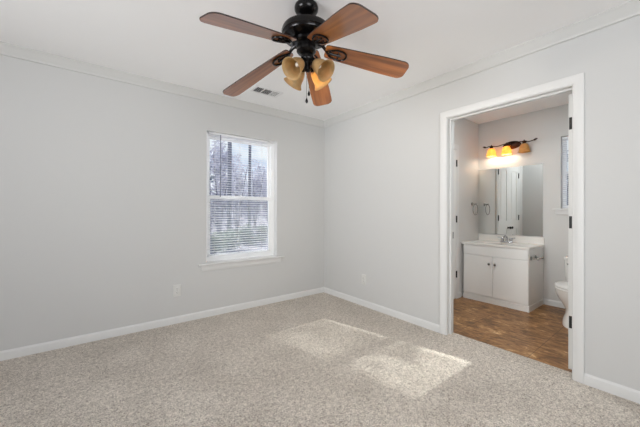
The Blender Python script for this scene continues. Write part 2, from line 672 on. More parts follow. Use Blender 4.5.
jamb = MB()
jx0, jx1, jt = -.0002, .1205, .0195
rings = []
for (y, z), (ay, az) in [((DY1, ZB), (1, 0)), ((DY1, DZ), (1, 1)), ((DY0, DZ), (-1, 1)), ((DY0, ZB), (-1, 0))]:
    rings.append([(jx0, y, z), (jx0, y+ay*jt, z+az*jt), (jx1, y+ay*jt, z+az*jt), (jx1, y, z),
                  (.083, y, z), (.083, y-ay*.011, z-az*.011), (.050, y-ay*.011, z-az*.011), (.050, y, z)])
jamb.loft(rings)
JAMB = struct(jamb.build('trim_4', 'trim', smooth=0))
sp = MB().box((.084, DY1-.0015, .895), (.116, DY1-.0002, .958)).build('strike_plate', 'black', JAMB)

# open bathroom door, swung flat against the bathroom side behind the jamb
def make_room_door():
    r = bpy.data.objects.new('door_1', None)
    r.location = (.130, DY0, 0)
    COL.objects.link(r)
    struct(r)
    w, h, t = .895, 2.008, .038
    y0 = DY0+.010
    y1 = y0+t
    x0 = .130
    lo = MB()
    # slab with six recessed panels on both faces
    us = [0, .11, .39, .50, .78, w]
    zs = [0.0, .2, .85, .98, 1.52, 1.62, 1.87, h-.010]
    lo.box((x0+.01, y0+.005, .02), (x0+w-.01, y1-.005, h-.01))
    fr = slab_with_holes([x0+u for u in us], [z+.010 for z in zs], {(i, j) for i in (1, 3) for j in (1, 3, 5)}, y0, y1, 'y')
    fr.build('door_frame', 'door', r, smooth=0)
    lo.build('door_panel', 'door', r, smooth=0)
    for z in (1.795, 1.076, .352):
        hb = MB()
        hb.lathe([(.0065, z-.045), (.0065, z+.045)], 12, Matrix.Translation((.1265, DY0-.0035, 0)))
        hb.box((x0-.002, y0+.002, z-.044), (x0+.0002, y1-.004, z+.044))
        hb.build('hinge', 'black', r)
    for s in (1, -1):
        kb = MB()
        yy = y1 if s > 0 else y0
        Mx = Matrix.Translation((x0+w-.06, yy, .93)) @ Matrix.Rotation(R(-90*s), 4, 'X')
        kb.lathe([(.030, 0), (.030, .004), (.012, .008), (.011, .03), (.024, .038), (.027, .05), (.018, .06), (.003, .062)], 20, Mx)
        kb.build('door_knob', 'black', r)
make_room_door()

# ------------------------------------------------------------------ windows
def sash_ring(mb, x0, x1, z0, z1, y0, y1, w, wt=None, wb=None, axis='y'):
    wt = wt or w
    wb = wb or w
    m = slab_with_holes([x0, x0+w, x1-w, x1], [z0, z0+wb, z1-wt, z1], {(1, 1)}, y0, y1, axis)
    mb.add(m.v, m.f)

def make_window():
    r = bpy.data.objects.new('window_1', None)
    r.location = ((WX0+WX1)/2, .06, WZ0)
    COL.objects.link(r)
    struct(r)
    zm = 1.305
    f = MB()
    sash_ring(f, WX0+.001, WX1-.001, WZ0+.001, WZ1-.001, .0865, .150, .040)
    f.build('window_frame', 'vinyl', r, smooth=0, bevel=.002)
    lo = MB()
    sash_ring(lo, WX0+.040, WX1-.040, WZ0+.030, zm+.022, .092, .117, .034, .040, .036)
    lower = lo.build('lower_sash', 'vinyl', r, smooth=0, bevel=.003)
    up = MB()
    sash_ring(up, WX0+.040, WX1-.040, zm-.018, WZ1-.030, .119, .144, .034, .034, .036)
    upper = up.build('upper_sash', 'vinyl', r, smooth=0, bevel=.003)
    MB().box((WX0+.072, .103, WZ0+.064), (WX1-.072, .106, zm-.016)).build('pane', 'glass', lower, smooth=0)
    MB().box((WX0+.072, .130, zm+.016), (WX1-.072, .133, WZ1-.062)).build('pane', 'glass', upper, smooth=0)
    lk = MB()
    xm = (WX0+WX1)/2
    lk.box((xm-.03, .094, zm+.022), (xm+.03, .116, zm+.030)).box((xm-.008, .082, zm+.030), (xm+.008, .110, zm+.038))
    lk.build('sash_lock', 'vinyl', lower, bevel=.002)
    sc = MB()
    sc.add([(WX0+.03, .147, WZ0+.03), (WX1-.03, .147, WZ0+.03), (WX1-.03, .147, zm), (WX0+.03, .147, zm)], [(0, 1, 2, 3)])
    sc.build('insect_screen', 'screen', r, smooth=0)
    jl = MB()
    ja, jb, jz0, jz1, jd = WX0+.0003, WX1-.0003, WZ0+.0003, WZ1-.0003, .004
    jl.loft([[(ja+ix, yy, jz0), (ja+ix, yy, jz1-ix), (jb-ix, yy, jz1-ix), (jb-ix, yy, jz0)] for ix, yy in ((0, .0005), (0, .086), (jd, .086), (jd, .0005), (0, .0005))], cap=False, closed=False)
    jl.build('added_reveal_lining', 'trim', r, smooth=0)  # pale lining added so the reveal reads as brightly lit
    st = MB()
    st.loft([[(x, y, z) for y, z in [(.085, WZ0-.0005), (.085, WZ0-.012), (-.0005, WZ0-.012), (-.0005, WZ0-.024), (-.030, WZ0-.024), (-.038, WZ0-.018), (-.040, WZ0-.011), (-.037, WZ0-.003), (-.030, WZ0-.0005)]] for x in (WX0+.005, WX1-.005)])
    # horns of the stool lap over the wall at both ends
    for a, b in ((WX0-.085, WX0+.005), (WX1-.005, WX1+.085)):
        st.loft([[(x, y, z) for y, z in [(-.0005, WZ0-.0005), (-.0005, WZ0-.024), (-.030, WZ0-.024), (-.038, WZ0-.018), (-.040, WZ0-.011), (-.037, WZ0-.003), (-.030, WZ0-.0005)]] for x in (a, b)])
    st.build('window_stool', 'trim', r, smooth=40)
    ap = MB()
    ap.loft([[(x, y, z) for y, z in [(-.0005, WZ0-.024), (-.016, WZ0-.024), (-.016, WZ0-.060), (-.012, WZ0-.072), (-.008, WZ0-.084), (-.0005, WZ0-.084)]] for x in (WX0-.05, WX1+.05)])
    ap.build('window_apron', 'trim', r, smooth=40)
make_window()

def make_bath_window():
    r = bpy.data.objects.new('window_2', None)
    r.location = (D+.06, (BW0+BW1)/2, BZ0)
    COL.objects.link(r)
    struct(r)
    f = MB()
    sash_ring(f, BW0+.001, BW1-.001, BZ0+.001, BZ1-.001, D+.070, D+.112, .035, axis='x')
    fr = f.build('window_frame', 'vinyl', r, smooth=0)
    MB().box((D+.090, BW0+.034, BZ0+.034), (D+.093, BW1-.034, BZ1-.034)).build('pane', 'glass', fr, smooth=0)
    MB().box((D+.085, BW0+.035, 1.615), (D+.105, BW1-.035, 1.655)).build('meeting_rail', 'vinyl', fr, smooth=0)
    st = MB()
    st.box((D-.0005, BW0+.001, BZ0-.010), (D+.070, BW1-.001, BZ0))
    st.box((D-.035, BW0-.07, BZ0-.022), (D-.0005, BW1+.075, BZ0))
    st.build('window_stool', 'trim', r, smooth=0, bevel=.003)
    MB().box((D-.015, BW0-.05, BZ0-.075), (D-.0005, BW1+.05, BZ0-.022)).build('window_apron', 'trim', r, smooth=0, bevel=.003)
make_bath_window()

def hidden_window(name, axis, c0, c1, t):
    r = bpy.data.objects.new(name, None)
    r.location = (t, c0, .7) if axis == 'x' else (c0, t, .7)
    COL.objects.link(r)
    struct(r)
    f = MB()
    sash_ring(f, c0+.001, c1-.001, .701, 2.199, t-.03, t+.03, .05, axis=axis)
    f.build('window_frame', 'vinyl', r, smooth=0)
hidden_window('unseen_window_3', 'x', -2.75, -1.05, XW-.06)  # both openings are unseen, added for the fill lights
hidden_window('unseen_window_4', 'y', -3.05, -1.35, YR-.06)

# ------------------------------------------------------------------ blinds
def make_blind(name, along, a0, a1, t, ztop, zbot, spacing, depth, tilt, inner, label, wand=True):
    """along: 'x' or 'y' axis of the slats; t = centre position across; inner = sign of the room side"""
    def P(a, b, z):
        return (a, t+b, z) if along == 'x' else (t+b, a, z)
    org = P((a0+a1)/2, 0, zbot)
    r = thing(name, org, label, 'window blind')
    hr = MB()
    lo, hi = P(a0, -.014, ztop-.026), P(a1, .014, ztop)
    hr.box(tuple(map(min, lo, hi)), tuple(map(max, lo, hi)))
    hr.build('head_rail', 'slat', r, smooth=0, bevel=.002)
    sl = MB()
    ladders = (.14, .86) if a1-a0 < .65 else (.10, .5, .89)
    z = ztop-.045
    n = 0
    while z > zbot+.022:
        rings = []
        prof = []
        for k in range(5):
            s = (k/4-.5)*depth
            crown = .0022*(1-(2*k/4-1)**2)
            # room-side edge lower by the tilt
            b = s*math.cos(tilt)
            zz = z + crown - inner*s*math.sin(tilt)
            prof.append((b, zz))
        up = [(b, zz+.0005) for b, zz in prof]
        dn = [(b, zz-.0005) for b, zz in reversed(prof)]
        rings = []
        # narrow notches where the ladder cords run
        def cut(lst, keep):
            return [(max(b, keep) if inner < 0 else min(b, keep), zz) for b, zz in lst]
        rings.append([P(a0, b, zz) for b, zz in up+dn])
        for q in ladders:
            h = a0+(a1-a0)*q
            for da, nt in ((-.0065, 0), (-.006, 1), (.006, 1), (.0065, 0)):
                rings.append([P(h+da, b, zz) for b, zz in (cut(up+dn, -inner*-depth*.05) if nt else up+dn)])
        rings.append([P(a1, b, zz) for b, zz in up+dn])
        sl.loft(rings)
        z -= spacing
        n += 1
    sl.build('slats', 'slat', r, smooth=50)
    br = MB()
    lo, hi = P(a0, -.013, zbot), P(a1, .013, zbot+.014)
    br.box(tuple(map(min, lo, hi)), tuple(map(max, lo, hi)))
    br.build('bottom_rail', 'slat', r, smooth=0, bevel=.003)
    w = a1-a0
    for q in ladders:
        cd = MB()
        for b in (-depth/2-.001, depth/2+.001):
            cd.tube([P(a0+w*q, b, zbot+.01), P(a0+w*q, b, ztop-.02)], .0009, 6)
        cd.build('ladder_cord', 'cord', r)
    if wand:
        wd = MB()
        p = P(a0+.130, inner*.022, 0)
        wd.tube([(p[0], p[1], ztop-.02), (p[0], p[1], ztop-.72)], .0055, 6)
        wd.build('tilt_wand', 'wand', r)
    return r
make_blind('window_blind', 'x', -1.606, -.876, .055, WZ1-.004, .640, .0275, .026, R(11), -1,
           'wide white slatted blind hanging open in the bedroom window')
make_blind('window_blind.001', 'y', BW0+.02, BW1-.004, D+.040, BZ1-.004, BZ0+.01, .024, .025, R(-18), -1,
           'narrow white slatted blind in the small bathroom window by the door jamb', wand=False)

# ------------------------------------------------------------------ ceiling fan
FX, FY = -1.57, -1.785
def make_fan():
    r = thing('ceiling_fan', (FX, FY, H), 'black ceiling fan with five cherry wood blades and amber glass lights', 'ceiling fan')
    T = Matrix.Translation((FX, FY, 0))
    MB().lathe([(.070, H-.0005), (.074, H-.012), (.073, H-.028), (.064, H-.044), (.045, H-.056), (.026, H-.062), (.020, H-.064)], 36, T).build('canopy', 'fanblack', r)
    MB().lathe([(.013, H-.060), (.013, 2.300)], 16, T).build('downrod', 'nickel', r)
    MB().lathe([(.018, 2.332), (.030, 2.328), (.034, 2.312), (.050, 2.303), (.092, 2.298), (.126, 2.290), (.147, 2.276), (.153, 2.260),
                (.152, 2.240), (.144, 2.232), (.141, 2.224), (.122, 2.218), (.100, 2.214), (.080, 2.210), (.050, 2.208)], 48, T).build('motor_housing', 'fanblack', r)
    MB().lathe([(.020, 2.362), (.022, 2.360), (.022, 2.350), (.020, 2.348)], 20, T).build('rod_collar', 'chrome', r)
    MB().lathe([(.075, 2.209), (.082, 2.207), (.082, 2.190), (.070, 2.184), (.056, 2.180), (.058, 2.165), (.060, 2.140), (.050, 2.128), (.034, 2.122)], 40, T).build('switch_housing', 'fanblack', r)
    fit = MB()
    LX, LY = FX+.0065, FY-.005
    TL = Matrix.Translation((LX, LY, 0))
    fit.lathe([(.032, 2.124), (.040, 2.112), (.042, 2.096), (.034, 2.080), (.022, 2.072), (.019, 2.046), (.024, 2.040), (.022, 2.024), (.010, 2.016), (.001, 2.014)], 32, TL)
    fit.build('light_fitter', 'fanblack', r)
    # blades: azimuth, tip height
    blades = [(-171.5, 2.050, 2.137), (-101.2, 2.000, 2.118), (-30.0, 2.062, 2.136), (42.3, 2.045, 2.175), (115.2, 1.988, 2.133)]
    RT, RR = .650, .118
    for az, zt, zr in blades:
        a = R(az)
        d = Vector((math.cos(a), math.sin(a), 0))
        slope = (zt-zr)/(RT-.22)
        p0 = Vector((FX, FY, zr + slope*(RR-.22))) + d*RR
        p1 = Vector((FX, FY, zt)) + d*RT
        ex = (p1-p0).normalized()
        left = Vector((-d.y, d.x, 0))
        up = ex.cross(left).normalized()
        ph = R(-10)           # the left-hand edge is the lower one
        ey = left*math.cos(ph) + up*math.sin(ph)
        ez = ex.cross(ey).normalized()
        L = (p1-p0).length
        Mx = Matrix.Identity(4)
        for i in range(3):
            Mx[i][0], Mx[i][1], Mx[i][2], Mx[i][3] = ex[i], ey[i], ez[i], p0[i]
        # outline
        out = []
        def wid(s):
            return .056 + .022*min(1, s/(L*.75))
        cr_ = .045
        w1 = wid(L)
        w0 = .054
        for k in range(7):          # root corner (right) to left rounding
            t = PI/2 + PI/2*k/6
        pts = [(0.0, -w0+.018), (.004, -w0+.006), (.016, -w0)]
        for s in (.1, .2, .3, .38):
            pts.append((s*L/.5, -wid(s*L/.5)) if s*L/.5 < L-cr_ else (L-cr_-.01, -w1))
        pts = pts[:3] + [(L*t, -wid(L*t)) for t in (.15, .3, .5, .7, .85)]
        for k in range(8):
            t = -PI/2 + PI/2*k/7
            pts.append((L-cr_+cr_*math.cos(t), -w1+cr_+cr_*math.sin(t)))
        full = pts + [(x, -y) for x, y in reversed(pts)]
        th = .0035
        mb = MB()
        n = len(full)
        mb.add([(x, y, -th) for x, y in full]+[(x, y, th) for x, y in full], [], Mx)
        mb.f.append(list(range(n))); mb.fm.append(0)
        mb.f.append([n+i for i in range(n)]); mb.fm.append(0)
        for i in range(n):
            j = (i+1) % n
            mb.f.append([i, j, n+j, n+i]); mb.fm.append(1)
        b = mb.build('blade', ['wood', 'woodedge'], r, smooth=0)
        uvl = b.data.uv_layers.new(name='UVMap')
        Mi = Mx.inverted()
        seed = random.random()*5
        for lp in b.data.loops:
            c = Mi @ (b.data.vertices[lp.vertex_index].co + world_loc(b))
            uvl.data[lp.index].uv = (c.x+seed, c.y+seed)
        # blade iron: curved arm from the flywheel and an open oval under the blade
        ir = MB()
        hub = Vector((FX, FY, 2.196)) + d*.070
        def BL(x, y, z):
            return Mx @ Vector((x, y, z))
        arm = []
        q0, q3 = hub, BL(.045, 0, -th-.006)
        q1 = hub + d*.05 + Vector((0, 0, -.004))
        q2 = q3 - ex*.05
        for k in range(9):
            t = k/8
            arm.append(q0*(1-t)**3 + q1*3*t*(1-t)**2 + q2*3*t*t*(1-t) + q3*t**3)
        ir.tube(arm, [.013, .012, .011, .010, .010, .010, .010, .010, .009], 10)
        oval = []
        for k in range(28):
            t = 2*PI*k/28
            oval.append(BL(.075+.062*math.cos(t), .040*math.sin(t)*(1+.25*math.cos(t)), -th-.0055))
        ir.tube(oval, .0055, 8, closed=True)
        ir.tube([BL(.02, 0, -th-.006), BL(.10, 0, -th-.006)], .0065, 8)
        for sy in ():
            ir.tube([hub+left*(.014*sy), hub+d*.035+left*(.034*sy)+Vector((0, 0, -.012)), BL(-.01, .042*sy, -th-.010), BL(.018, .018*sy, -th-.006)], [.005, .006, .006, .005], 8)
        for x, y in ((.035, .0), (.085, .020), (.085, -.020)):
            ir.sphere(BL(x, y, -th-.008), .006, 10, 6)
        ir.build('blade_iron', 'fanblack', r)
    # four glass shades
    lit_az = 8
    for az, tl in ((-74, 50), (-168, 50), (98, 50), (lit_az, 50)):
        a = R(az)
        d = Vector((math.cos(a), math.sin(a), 0))
        ax = (d*math.sin(R(tl)) + Vector((0, 0, -1))*math.cos(R(tl))).normalized()
        neck = Vector((LX, LY, 2.060)) + d*.048
        Mx = Matrix.Translation(neck) @ ax.to_track_quat('Z', 'Y').to_matrix().to_4x4()
        so = MB()
        so.tube([Vector((LX, LY, 2.090))+d*.030, Vector((LX, LY, 2.080))+d*.044, neck+ax*.004], [.011, .012, .014], 12)
        so.lathe([(.016, -.004), (.024, 0), (.027, .010), (.027, .024), (.020, .026)], 24, Mx)
        socket = so.build('lamp_socket', 'fanblack', r)
        po = [(.027, .016), (.032, .022), (.038, .036), (.043, .052), (.046, .068), (.047, .082), (.050, .098), (.057, .111), (.066, .121)]
        pi_ = [(x-.003, z) for x, z in reversed(po)]
        sh = MB()
        seg = 40
        rings = [[(p*math.cos(2*PI*i/seg), p*math.sin(2*PI*i/seg), z) for i in range(seg)] for p, z in po+pi_]
        sh.loft(rings, cap=False, M=Mx)
        sh.build('lamp_shade', 'amber', r, smooth=60)
        bu = MB()
        bu.lathe([(.010, .020), (.011, .030), (.014, .040), (.015, .050), (.013, .058), (.008, .064), (.001, .066)], 20, Mx)
        on = az == lit_az
        bu.build('light_bulb', 'bulb_on' if on else 'bulb_off', socket, smooth=60)
        if on:
            l = bpy.data.lights.new('fan_lamp', 'POINT')
            l.energy = FAN_BULB
            l.color = (1.0, 0.90, 0.76)
            l.shadow_soft_size = .02
            o = bpy.data.objects.new('fan_lamp', l)
            o.location = Mx @ Vector((0, 0, .088))
            COL.objects.link(o)
    for (dx, dy, zb) in ((-.010, -.006, 1.818), (.014, .004, 1.872)):
        p = MB()
        x, y = LX+dx, LY+dy
        p.tube([(x, y, 2.02), (x, y, zb+.03)], .0012, 6)
        ch = p.build('pull_chain', 'fanblack', r)
        k = MB()
        k.lathe([(.001, zb-.002), (.0065, zb+.002), (.0085, zb+.012), (.005, zb+.024), (.0015, zb+.034)], 14, Matrix.Translation((x, y, 0)))
        k.build('pull_knob', 'fanblack', ch)
make_fan()

# ------------------------------------------------------------------ ceiling register
def make_vent():
    x0, x1, y0, y1 = -1.312, -1.000, -.545, -.375
    r = thing('ceiling_vent', ((x0+x1)/2, (y0+y1)/2, H), 'white metal air register set in the ceiling behind the fan', 'air vent')
    z0 = H-.007
    f = slab_with_holes([x0, x0+.022, x0+.104, x0+.112, x1-.112, x1-.104, x1-.022, x1], [y0, y0+.024, y1-.024, y1],
                        {(1, 1), (3, 1), (5, 1)}, z0, H-.0005, 'z')
    f.build('register_frame', 'vent', r, smooth=0, bevel=.001)
    MB().box((x0+.012, y0+.012, H-.0022), (x1-.012, y1-.012, H-.0006)).build('duct_shade_plate', 'duct', r, smooth=0)  # dark sheet painted in place of the shade inside the register
    banks = [(x0+.022, x0+.104, 'y', 40), (x0+.112, x1-.112, 'x', 30), (x1-.104, x1-.022, 'y', -35)]
    for a, b, ax, ang in banks:
        lv = MB()
        if ax == 'y':
            n = 5
            for k in range(n):
                xc = a + (k+.5)*(b-a)/n
                M_ = Matrix.Translation((xc, (y0+y1)/2, z0+.0005)) @ Matrix.Rotation(R(ang), 4, 'Y')
                lv.box((-.0006, y0+.024-(y0+y1)/2, -.0035), (.0006, y1-.024-(y0+y1)/2, .0035), M_) if ang > 0 else \
                    lv.box((-.0075, y0+.024-(y0+y1)/2, -.0005), (.0075, y1-.024-(y0+y1)/2, .0005), M_ @ Matrix.Rotation(R(22), 4, 'Y'))
        else:
            n = 8
            for k in range(n):
                yc = y0+.024 + (k+.5)*(y1-y0-.048)/n
                M_ = Matrix.Translation(((a+b)/2, yc, z0+.0005)) @ Matrix.Rotation(R(22), 4, 'X')
                lv.box((a-(a+b)/2, -.0068, -.0005), (b-(a+b)/2, .0068, .0005), M_)
        lv.build('louver_bank', 'vent', r, smooth=0)
make_vent()

# ------------------------------------------------------------------ outlets
def make_outlet(name, M_, label):
    """local: x across, y out of the wall (towards the room), z up; origin = plate centre on wall"""
    loc = M_.to_translation()
    r = thing(name, loc, label, 'outlet', 'white duplex outlets on the bedroom walls')
    p = MB()
    def rr(w, h, rad, y):
        pts = []
        for cx, cz, a0 in ((w-rad, h-rad, 0), (-w+rad, h-rad, 90), (-w+rad, -h+rad, 180), (w-rad, -h+rad, 270)):
            for k in range(5):
                a = R(a0+90*k/4)
                pts.append((cx+rad*math.cos(a), y, cz+rad*math.sin(a)))
        return pts
    p.loft([rr(.037, .061, .006, .0003), rr(.037, .061, .006, .004), rr(.034, .058, .006, .0065)], M=M_)
    p.build('cover_plate', 'plate', r)
    for zc in (-.0195, .0195):
        q = MB()
        q.loft([[(x, y, z+zc) for x, y, z in rr(.0165, .0145, .010, yy)] for yy in (.0062, .0088)], M=M_)
        s = q.build('socket', 'plate', r)
        t = MB()
        t.box((-.0075, .0086, zc-.002), (-.0052, .0092, zc+.007), M_).box((.0052, .0086, zc-.001), (.0075, .0092, zc+.006), M_)
        t.lathe([(.0026, 0), (.0026, .0006)], 12, M_ @ Matrix.Translation((0, .0086, zc-.007)) @ Matrix.Rotation(R(-90), 4, 'X'))
        t.build('socket_slot', 'slot', s)
    MB().lathe([(.003, .006), (.003, .0072), (.001, .0078)], 10, M_ @ Matrix.Rotation(R(-90), 4, 'X')).build('plate_screw', 'nickel', r)
make_outlet('wall_outlet', Matrix.Translation((-1.930, 0, .335)) @ Matrix.Rotation(PI, 4, 'Z'),
            'white duplex outlet low on the wall left of the window')
make_outlet('wall_outlet.001', Matrix.Translation((0, -.777, .322)) @ Matrix.Rotation(R(90), 4, 'Z'),
            'white duplex outlet low on the wall between the corner and the bathroom doorway')

# ------------------------------------------------------------------ closet doors on the bathroom's left wall
def make_closet_doors():
    x0, x1 = .365, 1.235
    ztop = 1.975
    y1 = YL-.0005
    xm = (x0+x1)/2
    prof = [(0, 0), (0, .010), (.012, .013), (.050, .018), (.060, .016), (.060, 0)]
    rings = []
    for (x, z), (ax, az) in [((x1+.004, ZB), (1, 0)), ((x1+.004, ztop+.02), (1, 1)), ((x0-.004, ztop+.02), (-1, 1)), ((x0-.004, ZB), (-1, 0))]:
        rings.append([(x+ax*w, y1-t, z+az*w) for w, t in prof])
    struct(MB().loft(rings).build('trim_5', 'trim', smooth=30))
    for n, (a, b, hx) in enumerate(((x0+.002, xm-.0015, x0), (xm+.0015, x1-.002, x1))):
        r = bpy.data.objects.new('door_%d' % (n+2), None)
        r.location = (a, y1, 0)
        COL.objects.link(r)
        struct(r)
        w = b-a
        fr = slab_with_holes([a, a+.085, b-.085, b], [ZB+.012, .20, .86, 1.0, 1.86, ztop], {(1, 1), (1, 3)}, y1-.014, y1-.001, 'y')
        fr.build('door_frame', 'door', r, smooth=0, bevel=.002)
        pn = MB()
        for z0, z1 in ((.20, .86), (1.0, 1.86)):
            pn.box((a+.0855, y1-.007, z0+.0005), (b-.0855, y1-.001, z1-.0005))
            pn.box((a+.115, y1-.012, z0+.03), (b-.115, y1-.007, z1-.03))
        pn.build('door_panel', 'door', r, smooth=0, bevel=.003)
        for z in (1.80, 1.052, .315):
            hb = MB()
            hb.lathe([(.007, z-.045), (.007, z+.045)], 12, Matrix.Translation((hx, y1-.020, 0)))
            hb.box((hx-.014, y1-.021, z-.044), (hx+.014, y1-.016, z+.044))
            hb.build('hinge', 'black', r)
        kx = xm-.042 if n == 0 else xm+.042
        Mx = Matrix.Translation((kx, y1-.014, .882)) @ Matrix.Rotation(R(90), 4, 'X')
        MB().lathe([(.020, 0), (.020, .004), (.009, .008), (.009, .024), (.021, .032), (.023, .044), (.015, .052), (.002, .054)], 20, Mx).build('door_knob', 'black', r)
make_closet_doors()

# ------------------------------------------------------------------ bathroom vanity
VX, VY0, VY1 = 1.39, -2.070, -1.312       # cabinet front, right side, left side
def make_vanity():
    r = thing('bathroom_vanity', ((VX+D)/2, (VY0+VY1)/2, ZB), 'white two-door vanity cabinet against the bathroom far wall', 'cabinet')
    zt = .714
    c = MB()
    c.box((VX, VY0, .052), (D-.001, VY1, zt))
    c.build('body', 'cabinet', r, smooth=0, bevel=.002)
    MB().box((VX-.012, VY0-.006, ZB+.0005), (D-.016, VY1+.002, .051)).build('toe_kick', 'cabinet', r, smooth=0)
    f = MB().box((VX-.016, VY0+.004, .588), (VX-.0003, VY1-.006, zt-.006))
    f.build('false_drawer_front', 'cabinet', r, smooth=0, bevel=.003)
    ym = -1.686
    for a, b, ky in ((ym+.002, VY1-.006, ym+.038), (VY0+.004, ym-.002, ym-.030)):
        d = MB().box((VX-.016, a, .072), (VX-.0003, b, .578)).build('door', 'cabinet', r, smooth=0, bevel=.003)
        Mx = Matrix.Translation((VX-.016, ky, .487)) @ Matrix.Rotation(R(-90), 4, 'Y')
        MB().lathe([(.007, 0), (.006, .010), (.013, .016), (.016, .022), (.012, .028), (.001, .030)], 18, Mx).build('door_knob', 'nickel', d)
make_vanity()

def make_counter():
    y0, y1 = VY0-.012, -1.288
    x0, x1 = VX-.022, D-.001
    zb, zt = .7145, .738
    r = thing('vanity_countertop', ((x0+x1)/2, (y0+y1)/2, zb), 'white cultured marble vanity top with a moulded oval basin and backsplash', 'countertop')
    mb = MB()
    nx, ny = 26, 40
    cx, cy, ax, ay = (x0+x1)/2-.01, -1.680, .165, .215
    def zz(x, y):
        q = ((x-cx)/ax)**2+((y-cy)/ay)**2
        return zt - (.0 if q >= 1 else .012*min(1, (1-q)*4) )
    xs = [x0+(x1-x0)*i/nx for i in range(nx+1)]
    ys = [y0+(y1-y0)*j/ny for j in range(ny+1)]
    v = [(x, y, zz(x, y)) for x in xs for y in ys] + [(x, y, zb) for x in xs for y in ys]
    N_ = (nx+1)*(ny+1)
    I = lambda i, j: i*(ny+1)+j
    f = []
    for i in range(nx):
        for j in range(ny):
            f.append((I(i, j), I(i+1, j), I(i+1, j+1), I(i, j+1)))
            f.append((N_+I(i, j), N_+I(i, j+1), N_+I(i+1, j+1), N_+I(i+1, j)))
    for i in range(nx):
        for j in (0, ny):
            f.append((I(i, j), I(i+1, j), N_+I(i+1, j), N_+I(i, j)))
    for j in range(ny):
        for i in (0, nx):
            f.append((I(i, j), I(i, j+1), N_+I(i, j+1), N_+I(i, j)))
    mb.add(v, f)
    mb.build('counter_slab', 'counter', r, smooth=40)
    MB().box((D-.021, y0, zt), (D-.0005, y1, .826)).build('backsplash', 'counter', r, smooth=0, bevel=.004)
    MB().lathe([(.022, 0), (.022, .003), (.016, .0045), (.002, .003)], 20, Matrix.Translation((cx, cy, zt-.0118))).build('drain', 'chrome', r)
make_counter()

def make_faucet():
    fx, fy, z = 1.815, -1.686, .7385
    r = thing('bathroom_faucet', (fx, fy, z), 'chrome two-handle faucet on the vanity top below the mirror', 'faucet')
    b = MB()
    rings = []
    for s, zz in ((1, 0), (1, .012), (.86, .018)):
        rings.append([(fx+.026*s*math.cos(t)*1.0, fy+(.058*math.copysign(1, math.sin(t))*0 + .078*s*math.sin(t)), z+zz) for t in [2*PI*k/32 for k in range(32)]])
    b.loft(rings)
    b.build('base_plate', 'chrome', r, smooth=45)
    MB().tube([(fx, fy, z+.012), (fx, fy, z+.055), (fx-.010, fy, z+.078), (fx-.04, fy, z+.088), (fx-.085, fy, z+.078), (fx-.105, fy, z+.062)],
              [.016, .014, .013, .012, .011, .010], 14).build('spout', 'chrome', r, smooth=60)
    for s in (-1, 1):
        h = MB()
        h.lathe([(.020, z+.014), (.018, z+.034), (.020, z+.046), (.014, z+.058), (.002, z+.060)], 18, Matrix.Translation((fx, fy+s*.052, 0)))
        h.tube([(fx, fy+s*.052, z+.052), (fx-.015, fy+s*.085, z+.062), (fx-.022, fy+s*.105, z+.066)], [.007, .006, .007], 10)
        h.build('handle', 'chrome', r, smooth=45)
make_faucet()

# ------------------------------------------------------------------ mirror
m_ = MB()
m_.box((D-.006, -2.066, .836), (D-.0005, YL-.002, 1.766))
tag(m_.build('wall_mirror', 'mirror', smooth=0, bevel=.0015), 'large frameless wall mirror above the vanity reflecting the closet doors', 'mirror')

